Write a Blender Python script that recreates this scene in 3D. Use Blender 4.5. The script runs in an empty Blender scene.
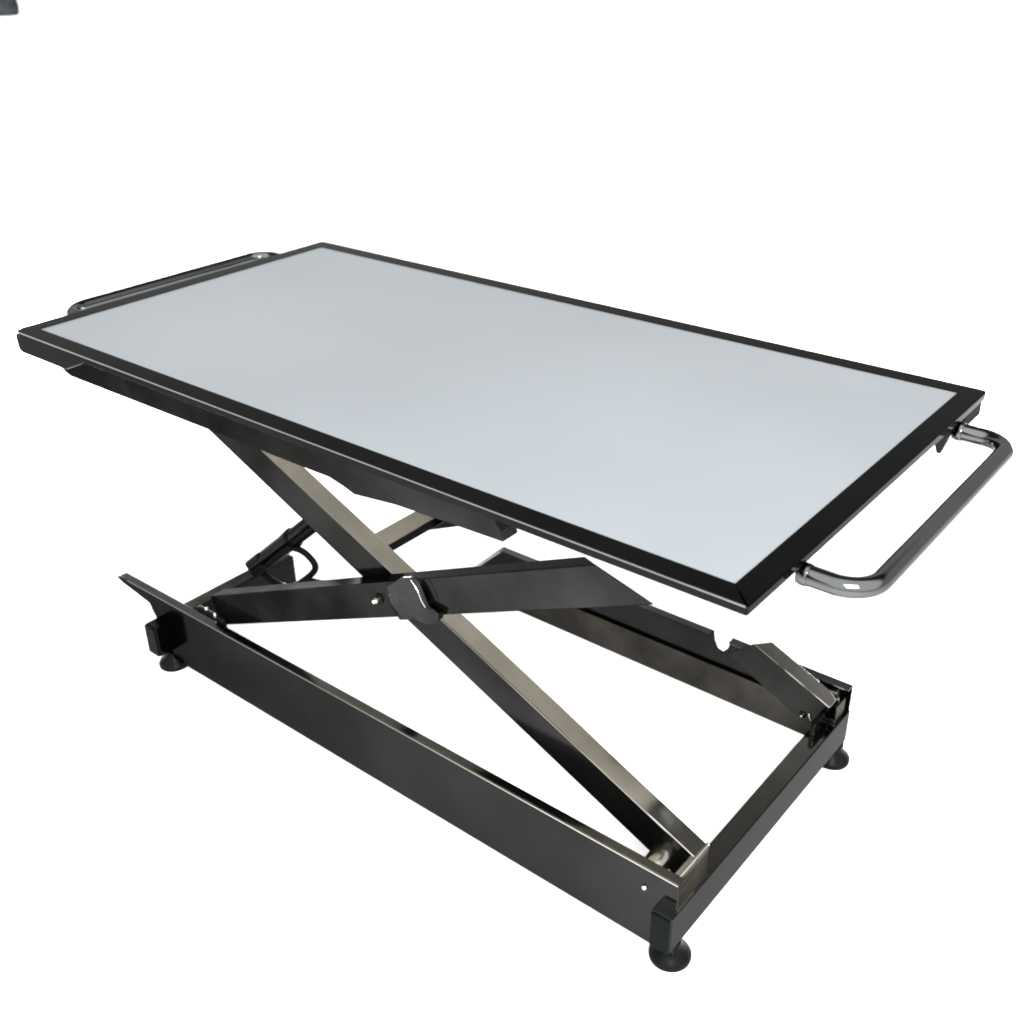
import bpy, bmesh, math, random
from mathutils import Vector, Matrix
random.seed(7)
scene = bpy.context.scene
col = scene.collection

# ------------------------------------------------------------------ materials
def mat(name):
    m = bpy.data.materials.new(name); m.use_nodes = True
    nt = m.node_tree
    return m, nt, nt.nodes['Principled BSDF']

def node(nt, kind, **kw):
    n = nt.nodes.new(kind)
    for k, v in kw.items():
        if k in n.inputs.keys(): n.inputs[k].default_value = v
        else: setattr(n, k, v)
    return n

def steel(name, base, var=0.35, rough=(0.10, 0.22), brush=0.02, stretch=(4, 60, 60), tint=0.5, scale=3.5, metal=1.0):
    """dark polished stainless sheet: cloudy smudges in tone and gloss, faint brushing"""
    m, nt, b = mat(name)
    tc = node(nt, 'ShaderNodeTexCoord')
    n1 = node(nt, 'ShaderNodeTexNoise', Scale=scale, Detail=4.0, Roughness=0.55)
    nt.links.new(tc.outputs['Object'], n1.inputs['Vector'])
    lo = [c * (1 - var) for c in base]; hi = [c * (1 + var) for c in base]
    cr = node(nt, 'ShaderNodeValToRGB')
    cr.color_ramp.elements[0].position = 0.30; cr.color_ramp.elements[0].color = (*lo, 1)
    cr.color_ramp.elements[1].position = 0.72; cr.color_ramp.elements[1].color = (*hi, 1)
    nt.links.new(n1.outputs['Fac'], cr.inputs['Fac'])
    nt.links.new(cr.outputs['Color'], b.inputs['Base Color'])
    n2 = node(nt, 'ShaderNodeTexNoise', Scale=9.0, Detail=5.0, Roughness=0.6)
    nt.links.new(tc.outputs['Object'], n2.inputs['Vector'])
    mr = node(nt, 'ShaderNodeMapRange'); mr.inputs['From Min'].default_value = .3; mr.inputs['From Max'].default_value = .7
    mr.inputs['To Min'].default_value = rough[0]; mr.inputs['To Max'].default_value = rough[1]
    nt.links.new(n2.outputs['Fac'], mr.inputs['Value'])
    nt.links.new(mr.outputs['Result'], b.inputs['Roughness'])
    mp = node(nt, 'ShaderNodeMapping'); mp.inputs['Scale'].default_value = stretch
    nt.links.new(tc.outputs['Object'], mp.inputs['Vector'])
    n3 = node(nt, 'ShaderNodeTexNoise', Scale=6.0, Detail=3.0)
    nt.links.new(mp.outputs['Vector'], n3.inputs['Vector'])
    bp = node(nt, 'ShaderNodeBump', Strength=brush, Distance=0.002)
    nt.links.new(n3.outputs['Fac'], bp.inputs['Height'])
    nt.links.new(bp.outputs['Normal'], b.inputs['Normal'])
    b.inputs['Metallic'].default_value = metal
    b.inputs['Specular Tint'].default_value = (tint, tint, tint, 1)
    return m

def plain(name, c, rough=0.5, metal=0.0, noise=0.25, scale=30.0, spec=0.5):
    m, nt, b = mat(name)
    tc = node(nt, 'ShaderNodeTexCoord')
    n1 = node(nt, 'ShaderNodeTexNoise', Scale=scale, Detail=3.0)
    nt.links.new(tc.outputs['Object'], n1.inputs['Vector'])
    cr = node(nt, 'ShaderNodeValToRGB')
    cr.color_ramp.elements[0].color = (*[x * (1 - noise) for x in c], 1); cr.color_ramp.elements[0].position = .3
    cr.color_ramp.elements[1].color = (*[x * (1 + noise) for x in c], 1); cr.color_ramp.elements[1].position = .7
    nt.links.new(n1.outputs['Fac'], cr.inputs['Fac']); nt.links.new(cr.outputs['Color'], b.inputs['Base Color'])
    b.inputs['Roughness'].default_value = rough; b.inputs['Metallic'].default_value = metal
    b.inputs['Specular IOR Level'].default_value = spec
    return m

STEEL = steel('black_polished_steel', (0.0150, 0.0152, 0.0154), metal=.94, var=.55, rough=(.06, .18), scale=2.6, brush=.006, tint=.45)
ARM = steel('arm_steel', (0.0245, 0.0243, 0.0237), metal=.93, var=0.5, rough=(.07, .2), scale=4.5, brush=.006, tint=.18)
TOPS = steel('lit_pale_steel', (0.365, 0.352, 0.320), var=0.22, rough=(0.07, 0.13), brush=0.004, tint=0.9, scale=7)  # pale copy of the dark steel; reflected table underside put into the colour
FRAME = steel('table_frame_steel', (0.0125, 0.0126, 0.0125), var=0.2, rough=(0.08, 0.16), brush=0.004, tint=0.55)
CHROME = steel('handle_chrome', (0.105, 0.108, 0.109), var=0.15, rough=(0.05, 0.10), brush=0.0, tint=0.6)
BOLT = steel('bright_bolt', (0.55, 0.54, 0.50), var=0.1, rough=(0.15, 0.25), brush=0.0, tint=1.0)
ROLL = steel('roller_steel', (0.42, 0.40, 0.355), var=0.2, rough=(0.14, 0.22), brush=0.02, tint=0.8)
RUBBER = plain('black_rubber', (0.0032, 0.0036, 0.0040), rough=0.34, noise=0.3, spec=0.035)
PLASTIC = plain('black_cap_plastic', (0.0026, 0.0033, 0.0036), rough=0.5, noise=0.2, spec=0.02)
DARK = plain('dark_motor_plastic', (0.0030, 0.0030, 0.0033), rough=0.45, noise=0.3, spec=0.04)
UNDER = plain('underside_board', (0.43, 0.41, 0.36), rough=0.6, noise=0.08, scale=8)
SEAL = plain('panel_edge_seal', (0.20, 0.205, 0.20), rough=0.35, noise=0.1)
LIP = steel('lit_lip_steel', (0.085, 0.084, 0.080), var=0.45, rough=(0.08, 0.18), brush=0.004, tint=0.8, scale=6)  # paler copy of the rail steel; reflection on up-facing lips put into colour
EDGE = steel('edge_highlight', (0.30, 0.295, 0.28), var=0.35, rough=(0.10, 0.2), brush=0.0, tint=0.9, scale=6)  # highlight along the arm edges, put in as a bright colour
MOTTLED = steel('mottled_steel_and_sheen', (0.040, 0.0375, 0.033), var=0.5, rough=(0.14, 0.3), brush=0.01, tint=0.5, scale=9)  # also paints the floor's reflection on the far rail
FILM = steel('scuffed_steel_film', (0.030, 0.0300, 0.0298), var=0.5, rough=(0.16, 0.35), brush=0.06, tint=0.6, scale=14)

# panel: milky glass, slightly cloudy, a few dust specks
PANEL, nt, b = mat('milky_panel')
tc = node(nt, 'ShaderNodeTexCoord')
n1 = node(nt, 'ShaderNodeTexNoise', Scale=2.2, Detail=3.0)
nt.links.new(tc.outputs['Object'], n1.inputs['Vector'])
cr = node(nt, 'ShaderNodeValToRGB')
PB = (0.182, 0.197, 0.207)
cr.color_ramp.elements[0].color = (*[x * .94 for x in PB], 1); cr.color_ramp.elements[0].position = .3
cr.color_ramp.elements[1].color = (*[x * 1.05 for x in PB], 1); cr.color_ramp.elements[1].position = .7
nt.links.new(n1.outputs['Fac'], cr.inputs['Fac']); nt.links.new(cr.outputs['Color'], b.inputs['Base Color'])
b.inputs['Roughness'].default_value = 0.16; b.inputs['Specular IOR Level'].default_value = 0.10; b.inputs['IOR'].default_value = 1.45

FLOOR, nt, b = mat('white_floor')
tc = node(nt, 'ShaderNodeTexCoord')
n1 = node(nt, 'ShaderNodeTexNoise', Scale=1.0, Detail=3.0)
nt.links.new(tc.outputs['Object'], n1.inputs['Vector'])
cr = node(nt, 'ShaderNodeValToRGB')
cr.color_ramp.elements[0].color = (.91, .91, .91, 1); cr.color_ramp.elements[1].color = (.94, .94, .94, 1)
nt.links.new(n1.outputs['Fac'], cr.inputs['Fac']); nt.links.new(cr.outputs['Color'], b.inputs['Base Color'])
b.inputs['Roughness'].default_value = 0.9; b.inputs['Specular IOR Level'].default_value = 0.1

# ------------------------------------------------------------------ mesh helpers
def link(name, bm, m, parent=None, smooth=35.0):
    bmesh.ops.recalc_face_normals(bm, faces=bm.faces[:])
    me = bpy.data.meshes.new(name); bm.to_mesh(me); bm.free()
    for mm in (m if isinstance(m, (list, tuple)) else [m]): me.materials.append(mm)
    if smooth:
        for p in me.polygons: p.use_smooth = True
        me.set_sharp_from_angle(angle=math.radians(smooth))
        if smooth <= 35:                      # sheet metal: big faces stay dead flat, only the rolled edges are smooth
            for p in me.polygons:
                if p.area > 2.5e-5: p.use_smooth = False
    o = bpy.data.objects.new(name, me); col.objects.link(o)
    if parent: o.parent = parent
    return o

def bevel(bm, w, seg=2, edges=None):
    es = edges if edges is not None else [e for e in bm.edges if len(e.link_faces) == 2 and e.calc_face_angle() > 0.3]
    if w > 0: bmesh.ops.bevel(bm, geom=es, offset=w, segments=seg, profile=0.5, affect='EDGES', clamp_overlap=True)

def box(bm, lo, hi, bev=0.0, seg=2, M=None, mi=0):
    t = bmesh.new()
    bmesh.ops.create_cube(t, size=1.0)
    for v in t.verts:
        v.co = Vector([(lo[i] + hi[i]) / 2 + v.co[i] * (hi[i] - lo[i]) for i in range(3)])
    bevel(t, bev, seg)
    merge(bm, t, M, mi)

def merge(bm, t, M=None, mi=0):
    if M is not None: bmesh.ops.transform(t, matrix=M, verts=t.verts)
    mp = {}
    for v in t.verts: mp[v] = bm.verts.new(v.co)
    for f in t.faces:
        nf = bm.faces.new([mp[v] for v in f.verts]); nf.material_index = mi if mi else f.material_index
    t.free()

def prism_xz(bm, poly, y0, y1, bev=0.0, seg=2, mi=0):
    """polygon in x,z swept along y"""
    t = bmesh.new()
    a = [t.verts.new((x, y0, z)) for x, z in poly]
    c = [t.verts.new((x, y1, z)) for x, z in poly]
    n = len(poly)
    t.faces.new(a); t.faces.new(c[::-1])
    for i in range(n): t.faces.new((a[i], c[i], c[(i + 1) % n], a[(i + 1) % n]))
    bmesh.ops.recalc_face_normals(t, faces=t.faces[:])
    bevel(t, bev, seg)
    merge(bm, t, None, mi)

def lathe(bm, prof, M=None, n=40):
    """profile of (r, h) about local z"""
    t = bmesh.new(); rings = []
    for r, h in prof:
        rings.append([t.verts.new((r * math.cos(2 * math.pi * k / n), r * math.sin(2 * math.pi * k / n), h)) for k in range(n)])
    for i in range(len(rings) - 1):
        for k in range(n):
            t.faces.new((rings[i][k], rings[i][(k + 1) % n], rings[i + 1][(k + 1) % n], rings[i + 1][k]))
    t.faces.new(rings[0][::-1]); t.faces.new(rings[-1])
    merge(bm, t, M)

def smooth_path(pts, sub=8):
    P = [Vector(p) for p in pts]; out = []
    for i in range(len(P) - 1):
        p0 = P[max(i - 1, 0)]; p1 = P[i]; p2 = P[i + 1]; p3 = P[min(i + 2, len(P) - 1)]
        for k in range(sub):
            t = k / sub
            out.append(.5 * ((2 * p1) + (p2 - p0) * t + (2 * p0 - 5 * p1 + 4 * p2 - p3) * t * t + (3 * p1 - p0 - 3 * p2 + p3) * t ** 3))
    out.append(P[-1]); return out

def corner_path(pts, r, seg=10):
    """polyline with rounded corners (circular fillets)"""
    P = [Vector(p) for p in pts]; out = [P[0]]
    for i in range(1, len(P) - 1):
        a = (P[i - 1] - P[i]).normalized(); c = (P[i + 1] - P[i]).normalized()
        ang = a.angle(c); d = r / math.tan(ang / 2)
        s = P[i] + a * d; e = P[i] + c * d
        cen = P[i] + (a + c).normalized() * (r / math.sin(ang / 2))
        u = s - cen; w = e - cen; tot = u.angle(w); ax = u.cross(w).normalized()
        for k in range(seg + 1):
            out.append(cen + Matrix.Rotation(tot * k / seg, 3, ax) @ u)
    out.append(P[-1]); return out

def tube(bm, path, r, n=24, cap=True):
    t = bmesh.new(); rings = []
    up = None
    for i, p in enumerate(path):
        d = (path[min(i + 1, len(path) - 1)] - path[max(i - 1, 0)]).normalized()
        if up is None:
            up = d.orthogonal().normalized()
        up = (up - d * up.dot(d)).normalized(); s = d.cross(up)
        rr = r[i] if isinstance(r, list) else r
        rings.append([t.verts.new(p + (up * math.cos(2 * math.pi * k / n) + s * math.sin(2 * math.pi * k / n)) * rr) for k in range(n)])
    for i in range(len(rings) - 1):
        for k in range(n):
            t.faces.new((rings[i][k], rings[i][(k + 1) % n], rings[i + 1][(k + 1) % n], rings[i + 1][k]))
    if cap: t.faces.new(rings[0][::-1]); t.faces.new(rings[-1])
    merge(bm, t)

def axis_m(p, d):
    """matrix placing local z along d at p"""
    return Matrix.Translation(Vector(p)) @ Vector((0, 0, 1)).rotation_difference(Vector(d)).to_matrix().to_4x4()

def tag(o, label, cat=None, group=None, kind=None):
    if label: o['label'] = label
    if cat: o['category'] = cat
    if group: o['group'] = group
    if kind: o['kind'] = kind
    return o

# ------------------------------------------------------------------ the setting
bm = bmesh.new()
bmesh.ops.create_grid(bm, x_segments=2, y_segments=2, size=70.0)
fl = link('floor', bm, FLOOR, None, 0)
tag(fl, 'plain bright white studio floor under the lift table', 'floor', None, 'structure')

# ------------------------------------------------------------------ the lift table
T = bpy.data.objects.new('lift_table', None); col.objects.link(T)
T.empty_display_size = .2
tag(T, 'black steel scissor lift table with pale grey panel top and a tube handle each end', 'lift table')

L, W, H, INS = 1.30, 0.6586, 0.6297, 0.0293
hx, hy = L / 2, W / 2
RIM = 0.0108

# -- frame round the top: four mitred bars, soft outer corners
def rrect(x, y, rs, n=6):
    out = []
    for rr, sx, sy, a0 in ((rs[0], 1, 1, 0), (rs[1], -1, 1, 90), (rs[2], -1, -1, 180), (rs[3], 1, -1, 270)):
        cx = sx * (x - rr); cy = sy * (y - rr)
        for k in range(n + 1):
            a = math.radians(a0 + 90 * k / n); out.append((cx + rr * math.cos(a), cy + rr * math.sin(a)))
    return out
bm = bmesh.new()
outer = rrect(hx, hy, (.008, .006, .018, .0022)); inner = rrect(hx - INS, hy - INS, (.0015,) * 4)
loops = []
bv = 0.0013
def inset(pl, d):   # outer loop pulled inwards by d
    return [(x - math.copysign(min(d, abs(x)), x), y - math.copysign(min(d, abs(y)), y)) for x, y in pl]
prof = [(inner, H - .012), (inner, H - .0006), (inset(inner, -.0006), H), (inset(outer, bv), H), (inset(outer, bv * .3), H - bv * .3), (outer, H - bv), (outer, H - RIM + .001), (inset(outer, .001), H - RIM), (inset(outer, .012), H - RIM)]
for pl, z in prof: loops.append([bm.verts.new((x, y, z)) for x, y in pl])
n = len(outer)
for i in range(len(loops) - 1):
    for k in range(n):
        fc = bm.faces.new((loops[i][k], loops[i][(k + 1) % n], loops[i + 1][(k + 1) % n], loops[i + 1][k]))
        if i in (3, 4) and (k == 20 or 16 < k < 21): fc.material_index = 1  # highlight on the near rim edge painted in with bright metal
frame = link('tabletop_frame', bm, [FRAME, BOLT], T, 30)

# -- panel and its thin edge seal
bm = bmesh.new(); px, py = hx - INS - .0022, hy - INS - .0022
box(bm, (-px, -py, H - .010), (px, py, H - .0016), .0008, 2)
panel = link('panel', bm, PANEL, T)
panel['label'] = 'pale blue grey milky glass panel'
bm = bmesh.new()
i0 = hx - INS - .0003; i1 = px + .0001; j0 = hy - INS - .0003; j1 = py + .0001
for lo, hi in (((-i0, -j0), (i0, -j1)), ((-i0, j1), (i0, j0)), ((-i0, -j1), (-i1, j1)), ((i1, -j1), (i0, j1))):
    box(bm, (lo[0], lo[1], H - .009), (hi[0], hi[1], H - .0012), 0)
link('panel_seal', bm, SEAL, panel, 0)
bm = bmesh.new()
box(bm, (-hx + .016, -hy + .016, H - RIM - .006), (hx - .016, hy - .016, H - RIM - .0005), .001)
link('underside_board', bm, UNDER, T)

# -- side rails hung under the top (the arms run in them)
zt = H - RIM - .0003
bm = bmesh.new()
poly = [(-.640, zt), (.300, zt), (.306, .596), (.318, .580), (.322, .566), (.235, .5625), (.150, .5585), (.075, .5495), (.055, .5555), (.03, .5605), (-.02, .5600), (-.20, .5600), (-.575, .5570), (-.612, .5700), (-.634, .5830)]
prism_xz(bm, poly, -.290, -.262, .0012)
r1 = link('upper_side_rail', bm, ARM, T)
bm = bmesh.new()
prism_xz(bm, [(-.60, zt), (.60, zt), (.60, .565), (-.60, .565)], .24, .268, .0012)
link('upper_side_rail', bm, ARM, T)
bm = bmesh.new()
box(bm, (hx - .045, .262, .5955), (hx - .0035, hy - .004, zt), .0015)
link('corner_block', bm, ARM, T)
bm = bmesh.new()
prism_xz(bm, [(-hx + .0012, zt + .005), (-.44, zt + .005), (-.515, .5935), (-hx + .010, .5935), (-hx + .0035, .5965), (-hx + .0012, .603)], -hy + .0015, -.275, .003, 3)
link('corner_block', bm, FRAME, T)

# -- handles: bent chrome tube with a collar at each root
def handle(sign, xo, y0, y1, z, zr):
    bm = bmesh.new()
    a = sign * (hx - .006); o = sign * xo
    path = corner_path([(a, y0, zr), (o, y0, z), (o, y1, z), (a, y1, zr)], .036, 12)
    tube(bm, path, .0112, 28)
    h = link('handle', bm, CHROME, T, 60)
    h['label'] = 'bent chrome tube handle'
    for y in (y0, y1):
        c = bmesh.new()
        d = Vector((sign, 0, (z - zr) / max(abs(xo - hx), .01))).normalized()
        lathe(c, [(.0118, -.004), (.0124, -.003), (.0124, .004), (.0120, .0052), (.0113, .0056)], axis_m((sign * (hx + .0006), y, zr + (z - zr) * .08), d), 28)
        link('collar', c, CHROME, h, 40)
    return h
handle(1, .7165, -.206, .232, .6060, .6060)
handle(-1, .7360, -.190, .246, .6065, .6065)
bm = bmesh.new()
prism_xz(bm, [(.628, zt), (.648, zt), (.646, .600), (.641, .583), (.636, .583), (.630, .600)], .200, .212, .001)
link('hook_lug', bm, STEEL, T)

# -- scissor arms: box section with black sides and tops coloured pale, painting in reflected light
TH = math.radians(24.2); PX, PZ = .028, .335; HALF = .0276
def arm(slope, y0, t, s0, s1, cut_top=None, cut_bot=None, tops=True):
    """arm in local frame: s along, w across; slope +1 rises to the right"""
    bm = bmesh.new()
    u = Vector((math.cos(TH), 0, slope * math.sin(TH))); w = Vector((-slope * math.sin(TH), 0, math.cos(TH)))
    def P(s, q): v = Vector((PX, 0, PZ)) + u * s + w * q; return (v.x, v.z)
    sk = 1.35 * t                     # trimmed ends are sheared back across the thickness
    ca = cut_bot or (s0, s0); cb = cut_top or (s1, s1)
    front = [P(ca[0], -HALF), P(cb[0], -HALF), P(cb[1], HALF), P(ca[1], HALF)]
    ka = sk if cut_bot else 0; kb = sk if cut_top else 0
    back = [P(ca[0] + .4 * ka, -HALF), P(cb[0] - kb, -HALF), P(cb[1] - kb, HALF), P(ca[1] + .4 * ka, HALF)]
    tm = bmesh.new()
    A = [tm.verts.new((x, y0, z)) for x, z in front]; B = [tm.verts.new((x, y0 + t, z)) for x, z in back]
    tm.faces.new(A); tm.faces.new(B[::-1])
    for i in range(4): tm.faces.new((A[i], B[i], B[(i + 1) % 4], A[(i + 1) % 4]))
    bmesh.ops.recalc_face_normals(tm, faces=tm.faces[:]); bevel(tm, .0016, 2); merge(bm, tm)
    bmesh.ops.recalc_face_normals(bm, faces=bm.faces[:])
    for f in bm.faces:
        if tops and f.normal.dot(w) > .9: f.material_index = 1  # upper face gets the pale colour that stands for reflected light
        elif tops and .25 < f.normal.dot(w) < .97 and f.normal.y < -.2 and f.calc_area() > 2e-4: f.material_index = 3  # painted highlight line on the near top edge
    for f in list(bm.faces):      # open box-section ends
        if abs(f.normal.dot(u)) > .97 and f.calc_area() > 4e-4:
            r = bmesh.ops.inset_region(bm, faces=[f], thickness=.0028, depth=0)
            f.material_index = 2
            bmesh.ops.translate(bm, verts=f.verts[:], vec=-f.normal * .02)
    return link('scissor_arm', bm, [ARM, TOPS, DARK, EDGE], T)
YA, YB, TA = -.222, -.190, .030           # near pair: rising arm outside, falling arm inside
YC, YD = .166, .199                       # far pair in the same order
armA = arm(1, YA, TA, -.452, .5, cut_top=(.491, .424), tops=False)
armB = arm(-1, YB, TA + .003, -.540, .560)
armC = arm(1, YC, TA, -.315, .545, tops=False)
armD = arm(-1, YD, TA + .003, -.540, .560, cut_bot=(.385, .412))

def bolt(p, d, r, h, parent, m=BOLT, name='bolt'):
    bm = bmesh.new()
    lathe(bm, [(r, -.004), (r, h * .35), (r * .86, h * .75), (r * .5, h), (r * .12, h * 1.02)], axis_m(p, d), 20)
    return link(name, bm, m, parent, 50)
# pivot pins
bolt((.0306, YA, .339), (0, -1, 0), .0050, .012, armA, BOLT, 'pivot_pin')
bm = bmesh.new(); lathe(bm, [(.0085, -.002), (.0085, .0016), (.0075, .0022)], axis_m((.0306, YA, .339), (0, -1, 0)), 24)
link('washer', bm, STEEL, armA)
bolt((.5090, YD, .0985), (0, -1, 0), .0058, .004, armD, STEEL, 'bolt')
bolt((.5094, YD - .003, .0985), (0, -1, 0), .0020, .003, armD, BOLT, 'bolt_head')
bm = bmesh.new(); box(bm, (-.0012, -.002, -.006), (.0012, .002, .006), .0005, 1, Matrix.Translation((.5215, YD, .1000)) @ Matrix.Rotation(math.radians(-25), 4, 'Y'))
link('slot', bm, BOLT, armD)

# curled scuffed cover plate over the crossing, on the rising arm
cv = [(.0493, .3663), (.0811, .3949), (.1080, .4060), (.1180, .4040), (.1262, .3928), (.1359, .3741), (.1577, .3700), (.1551, .3575), (.1336, .3404), (.1028, .3343), (.0705, .3192), (.050, .338)]
bm = bmesh.new()
cen = Vector((.104, YA - .0085, .366))
levels = []
for f, dy in ((1.0, .0002), (.99, -.0030), (.80, -.0065), (.55, -.0085), (.28, -.0092)):
    levels.append([bm.verts.new((cen.x + (x - cen.x) * f, YA + dy * (.12 + .88 * min(1, max(0, (cen.x + (x - cen.x) * f - .062) / .045))) - (.006 * max(0, (x - .10) / .05) if f > .9 and dy < 0 else 0), cen.z + (z - cen.z) * f)) for x, z in cv])
for a, c in zip(levels, levels[1:]):
    for k in range(len(cv)): bm.faces.new((a[k], a[(k + 1) % len(cv)], c[(k + 1) % len(cv)], c[k]))
bm.faces.new(levels[-1]); bm.faces.new(levels[0][::-1])
bmesh.ops.subdivide_edges(bm, edges=[e for e in bm.edges if e.calc_length() > .012], cuts=2, use_grid_fill=True, smooth=.4)
g = link('cover_plate', bm, FILM, armA, 55); g['label'] = 'crumpled grey cover plate at the crossing'
bm = bmesh.new()
tube(bm, smooth_path([(.1105, YA - .0125, .4070), (.1225, YA - .0135, .3960), (.1300, YA - .0140, .3820), (.1355, YA - .0130, .3730)], 6), .0006, 8)
link('bright_edge', bm, BOLT, g)
# -- tie bars between the falling arms
def tie(x, z, y0, y1, w, slope, hh=None):
    bm = bmesh.new(); hh = hh or w
    M = Matrix.Translation((x, 0, z)) @ Matrix.Rotation(math.radians(24.2) * -slope, 4, 'Y')
    t = bmesh.new(); box(t, (-w / 2, y0, -hh / 2), (w / 2, y1, hh / 2), .0015)
    merge(bm, t, M)
    bmesh.ops.recalc_face_normals(bm, faces=bm.faces[:])
    up = M.to_3x3() @ Vector((0, 0, 1))
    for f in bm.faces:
        if f.normal.dot(up) > .8: f.material_index = 1  # upper face coloured pale for the light it reflects
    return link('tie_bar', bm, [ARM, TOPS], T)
tie(-.080, .3375, YB + TA + .003, .199, .030, -1, .026)

# -- base rails (folded channel: web, top lip, bottom lip)
ZR = .1454
def rail(poly, y_out, s, lip_x0, lip_x1, bot_x0, bot_x1):
    bm = bmesh.new()
    prism_xz(bm, poly, y_out, y_out + s * .003, .0008, 1)
    y0, y1 = sorted((y_out + s * .0026, y_out + s * .017))
    t = bmesh.new(); box(t, (lip_x0, y0, ZR - .003), (lip_x1, y1, ZR - .0002), .0008); merge(bm, t)
    if s > 0:
        t = bmesh.new(); box(t, (bot_x0, y0, .0203), (bot_x1, y1, .0233), .0008); merge(bm, t)
    bmesh.ops.recalc_face_normals(bm, faces=bm.faces[:])
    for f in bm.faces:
        if .3 < f.normal.z < .97 and f.normal.y * s < -.2 and f.calc_area() > 2e-4: f.material_index = 1  # thin highlight on the top outer edge, painted in as pale steel
        elif f.normal.z > .97 and f.calc_center_median().z > .1: f.material_index = 2  # up-facing lip takes the lit copy of the steel
    return link('base_rail', bm, [STEEL, ROLL, LIP], T)
nr = rail([(-.634, .1405), (-.628, .1440), (-.60, ZR), (.5608, ZR), (.5608, .020), (-.508, .020), (-.515, .07), (-.522, .092), (-.532, .107), (-.538, .121), (-.575, .1275), (-.615, .1340)], -.255, 1, -.626, .5605, -.500, .530)
fr = rail([(-.135, ZR), (.318, ZR), (.3205, .128), (.328, .114), (.338, .112), (.346, .122), (.352, ZR), (.5608, ZR), (.5608, .020), (-.262, .020), (-.262, .0235)], .255, -1, -.130, .317, -.255, .530)
bm = bmesh.new(); box(bm, (.353, .2385, ZR - .003), (.5605, .2524, ZR - .0002), .0008); link('rail_lip', bm, LIP, fr)
bolt((.5139, -.255, .1145), (0, -1, 0), .0036, .004, nr)
bolt((-.4190, -.2375, .137), (0, .3, 1), .0028, .003, nr)
# bright bent end of the far rail
bm = bmesh.new()
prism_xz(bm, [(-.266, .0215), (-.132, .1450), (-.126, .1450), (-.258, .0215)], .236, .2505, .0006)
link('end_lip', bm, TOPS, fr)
bm = bmesh.new()
box(bm, (-.120, .2455, .0206), (.5320, .2518, .0830), .0012)
link('reflection_strip', bm, MOTTLED, fr)  # lighter band standing for floor light reflected in the rail's inner face
# inner guide lip line and roller carriage at the far right
bm = bmesh.new()
box(bm, (.455, .2335, .1330), (.545, .2372, .1362), .0006)
link('guide_lip', bm, ROLL, fr)

# -- cross tubes under the rails with black end caps
def cross_tube(x0, x1, y0, y1, z0, z1, cap=True, top=None):
    bm = bmesh.new(); box(bm, (x0, y0, z0), (x1, y1, z1), .0018)
    bmesh.ops.recalc_face_normals(bm, faces=bm.faces[:])
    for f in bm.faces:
        if f.normal.z > .97: f.material_index = 1  # top face recoloured paler, reflected light put into the colour
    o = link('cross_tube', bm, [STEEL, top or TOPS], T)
    if cap:
        c = bmesh.new(); box(c, (x0 + .0012, y0 - .0035, z0 + .0012), (x1 - .0012, y0 + .004, z1 - .0012), .0012)
        link('end_cap', c, PLASTIC, o)
    return o
ctR = cross_tube(.5335, .5635, -.2695, .2520, .0410, .1010)
ctL = cross_tube(-.5175, -.4860, -.2830, .035, .0420, .1010, True, MOTTLED)

# -- levelling feet
foot_prof = [(.0262, 0), (.0276, .0010), (.0280, .0026), (.0280, .0068), (.0268, .0092), (.0225, .0135), (.0175, .0185), (.0140, .0245), (.0130, .0300), (.0060, .0302)]
f0 = None
for x, y in ((.5480, -.2400), (.5485, .2430), (-.5035, -.2480), (-.5035, .232)):
    if f0 is None:
        bm = bmesh.new(); lathe(bm, foot_prof, None, 48)
        f0 = link('levelling_foot', bm, RUBBER, T, 50); f0.location = (x, y, 0)
        bm = bmesh.new(); lathe(bm, [(.0065, .029), (.0065, .0425)], None, 24)
        s0 = link('stem', bm, STEEL, f0)
    else:
        f = f0.copy(); col.objects.link(f); f.parent = T; f.location = (x, y, 0)
        s = s0.copy(); col.objects.link(s); s.parent = f

# -- rollers at the arm feet
def roller(x, z, y0, y1, r, m=ROLL):
    bm = bmesh.new()
    h = y1 - y0
    lathe(bm, [(r * .9, 0), (r, h * .04), (r, h * .96), (r * .9, h)], axis_m((x, y0, z), (0, 1, 0)), 32)
    return link('roller', bm, m, T, 40)
roller(.5060, .1200, -.2500, YB + .002, .0165)
roller(.5340, .1180, YD + TA + .002, .2510, .0130)
roller(-.3950, .1200, -.250, YA + .002, .0135)
bm = bmesh.new(); lathe(bm, [(.0135, 0), (.0150, .0008), (.0150, .0030), (.0135, .0038)], axis_m((.5340, .2350, .118), (0, 1, 0)), 32); link('roller_washer', bm, BOLT, T)
# flat stop bar beside the near roller and the roller carriage block at the left
bm = bmesh.new(); box(bm, (.5395, -.2515, .1010), (.5480, -.156, .1330), .001); link('stop_plate', bm, ROLL, T)
bm = bmesh.new(); box(bm, (.5395, .157, .1012), (.5470, .2515, .1250), .001); link('stop_plate', bm, STEEL, T)
bm = bmesh.new(); box(bm, (-.425, -.236, .098), (-.352, -.2235, .150), .006, 3); link('roller_carriage', bm, DARK, T)
bolt((-.4000, -.2300, .150), (0, 0, 1), .0030, .004, nr)
bolt((-.3720, -.2330, .150), (0, 0, 1), .0030, .004, nr)

bm = bmesh.new(); box(bm, (.5375, .2050, .1012), (.5590, .2350, .1075), .001); box(bm, (.5560, .2050, .1076), (.5590, .2360, .1330), .001); link('end_bracket', bm, MOTTLED, T)

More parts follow.
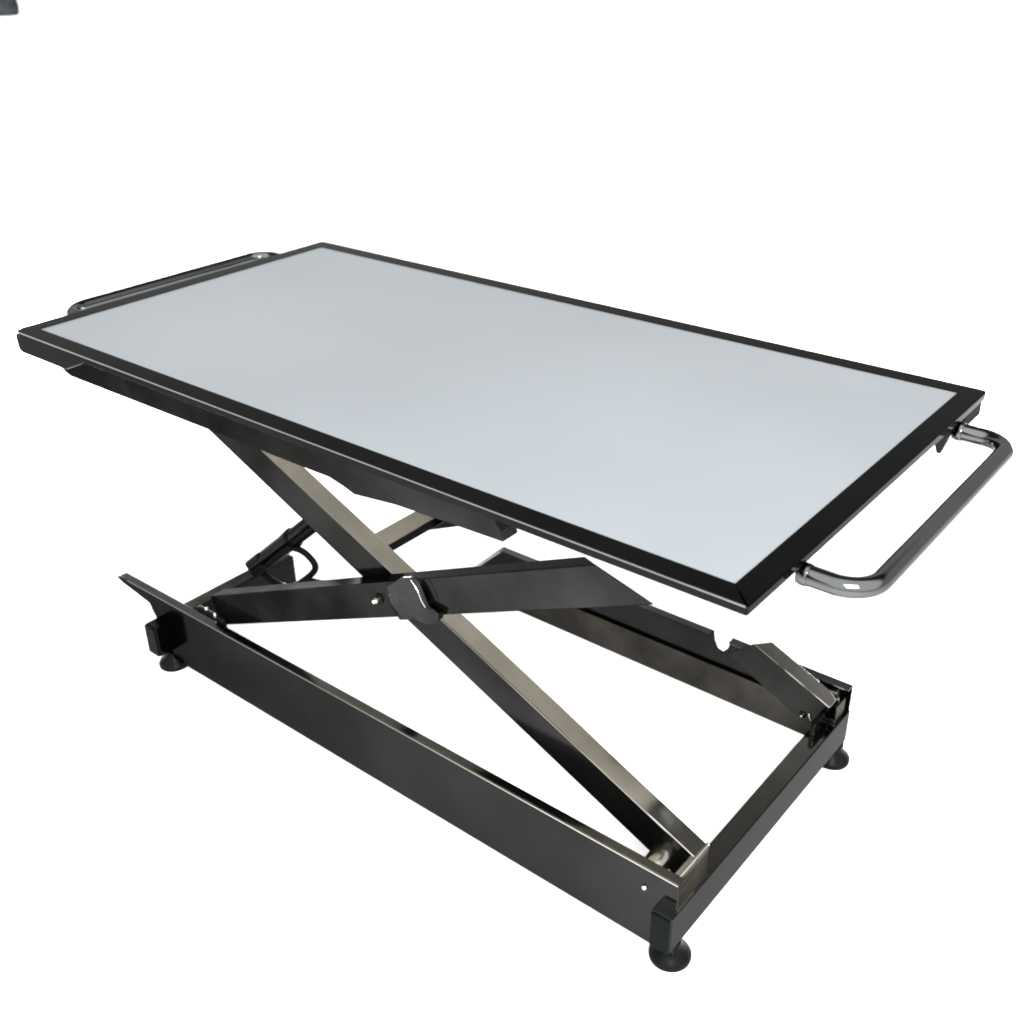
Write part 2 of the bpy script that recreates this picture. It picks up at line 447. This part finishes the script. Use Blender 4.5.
# -- actuator between the left cross tube and the tie bar, with its cable
act = bpy.data.objects.new('actuator', None); col.objects.link(act); act.parent = T
A0 = Vector((-.497, -.050, .112)); A1 = Vector((-.300, -.035, .284)); d = (A1 - A0).normalized()
bm = bmesh.new(); tube(bm, [A0 + d * .015, A0 + d * .16], .0185, 24); tube(bm, [A0 + d * .14, A0 + d * .155], .0200, 24)
link('cylinder', bm, STEEL, act, 50)
bm = bmesh.new(); tube(bm, [A0 + d * .155, A1], .0170, 20); link('rod', bm, ARM, act, 50)
bm = bmesh.new()
Mx = Matrix.Translation(A0 + d * .028) @ d.to_track_quat('Z', 'Y').to_matrix().to_4x4()
t = bmesh.new(); box(t, (-.018, -.018, -.028), (.018, .018, .026), .006, 3); merge(bm, t, Mx)
link('motor_housing', bm, DARK, act)
bm = bmesh.new(); t = bmesh.new(); box(t, (-.014, -.0145, .040), (.013, .0145, .058), .004, 2); merge(bm, t, Mx); link('clamp', bm, DARK, act)
yc = -.05
bm = bmesh.new()
tube(bm, smooth_path([(-.478, yc, .108), (-.445, yc, .102), (-.400, yc, .106), (-.352, yc, .140), (-.330, yc + .01, .170), (-.352, yc + .005, .196), (-.392, yc, .196)], 8), .0060, 12)
tube(bm, smooth_path([(-.352, yc, .140), (-.310, yc, .150), (-.265, yc, .160), (-.205, yc, .185), (-.14, yc, .215)], 8), .0055, 12)
link('cable', bm, RUBBER, act, 60)

# ------------------------------------------------------------------ dark thing at the far corner
D = bmesh.new()
lathe(D, [(.16, 0), (.20, .03), (.21, .12), (.19, .26), (.12, .33), (.04, .35)], None, 40)
dk = link('floor_object', D, plain('dark_cloth', (.034, .037, .043), .8, 0, .5, 6, .1), None, 50)
dk.location = (-15.35, 7.66, 0)
tag(dk, 'dark grey rounded thing just showing in the top left corner of the white floor', 'object')

# ------------------------------------------------------------------ light
w = bpy.data.worlds.new('World'); scene.world = w; w.use_nodes = True
nt = w.node_tree; bg = nt.nodes['Background']
tc = nt.nodes.new('ShaderNodeTexCoord')
nrm = nt.nodes.new('ShaderNodeVectorMath'); nrm.operation = 'NORMALIZE'
nt.links.new(tc.outputs['Generated'], nrm.inputs[0])
dp = nt.nodes.new('ShaderNodeVectorMath'); dp.operation = 'DOT_PRODUCT'
c = Vector((.60, -.66, .0)).normalized(); c = Vector((c.x * .75, c.y * .75, .66)).normalized()
dp.inputs[1].default_value = c
nt.links.new(nrm.outputs['Vector'], dp.inputs[0])
cr = nt.nodes.new('ShaderNodeValToRGB'); cr.color_ramp.interpolation = 'EASE'
e = cr.color_ramp.elements
e[0].position = .30; e[0].color = (.02, .02, .02, 1)
e[1].position = .62; e[1].color = (1, 1, 1, 1)  # bright camera-side lobe, added to light the floor and under the table
nt.links.new(dp.outputs['Value'], cr.inputs['Fac'])
sp = nt.nodes.new('ShaderNodeSeparateXYZ'); nt.links.new(nrm.outputs['Vector'], sp.inputs[0])
c2 = nt.nodes.new('ShaderNodeValToRGB'); c2.color_ramp.interpolation = 'EASE'      # added sky shape for metal reflections: pale low band, dark above
c2.color_ramp.elements[0].position = .50; c2.color_ramp.elements[0].color = (.31, .31, .315, 1)
c2.color_ramp.elements[1].position = .66; c2.color_ramp.elements[1].color = (.035, .035, .035, 1)
nt.links.new(sp.outputs['Z'], c2.inputs['Fac'])
mx = nt.nodes.new('ShaderNodeMix'); mx.data_type = 'RGBA'; mx.blend_type = 'LIGHTEN'; mx.inputs[0].default_value = 1
nt.links.new(cr.outputs['Color'], mx.inputs[6]); nt.links.new(c2.outputs['Color'], mx.inputs[7])
nt.links.new(mx.outputs[2], bg.inputs['Color'])

bg.inputs['Strength'].default_value = 3.0

def area(name, loc, target, size, power, colr=(1, 1, 1)):
    l = bpy.data.lights.new(name, 'AREA'); l.shape = 'RECTANGLE'; l.size, l.size_y = size; l.energy = power; l.color = colr
    o = bpy.data.objects.new(name, l); col.objects.link(o); o.location = loc
    o.rotation_euler = (Vector(target) - Vector(loc)).to_track_quat('-Z', 'Y').to_euler()
    return o
area('under_fill', (-2.5, .95, .38), (0, 0, .0), (1.2, .4), 75)  # unseen lamp added low to brighten the floor under the table
area('rear_under_fill', (.5, 2.6, .36), (.1, .1, .0), (1.2, .4), 66)  # second unseen low lamp, added behind to lift the shade underneath
area('panel_fill', (1.5, -1.35, 1.75), (.3, -.2, .45), (.9, .9), 100)  # unseen lamp added to grade the panel brighter towards its near corner

# ------------------------------------------------------------------ camera
cam = bpy.data.cameras.new('camera'); co = bpy.data.objects.new('camera', cam); col.objects.link(co)
yaw, pitch, roll, f = -0.6898, -0.4975, -0.0182, 1109.62
fw = Vector((math.sin(yaw) * math.cos(pitch), math.cos(yaw) * math.cos(pitch), math.sin(pitch)))
rt = Vector((math.cos(yaw), -math.sin(yaw), 0)); up = rt.cross(fw)
r2 = rt * math.cos(roll) + up * math.sin(roll); u2 = -rt * math.sin(roll) + up * math.cos(roll)
M = Matrix((r2, u2, -fw)).transposed().to_4x4(); M.translation = (1.0301, -1.1312, 1.2024)
co.matrix_world = M
cam.sensor_width = 36; cam.lens = 36 * f / 1024
cam.dof.use_dof = True; cam.dof.focus_distance = 1.45; cam.dof.aperture_fstop = 7.0
cam.clip_end = 500; cam.clip_start = .02
scene.camera = co
vs = scene.view_settings
vs.view_transform = 'Standard'; vs.look = 'None'; vs.exposure = 0.12; vs.gamma = 1; vs.use_curve_mapping = False
scene.cycles.max_bounces = 10
scene.cycles.filter_width = 1.9
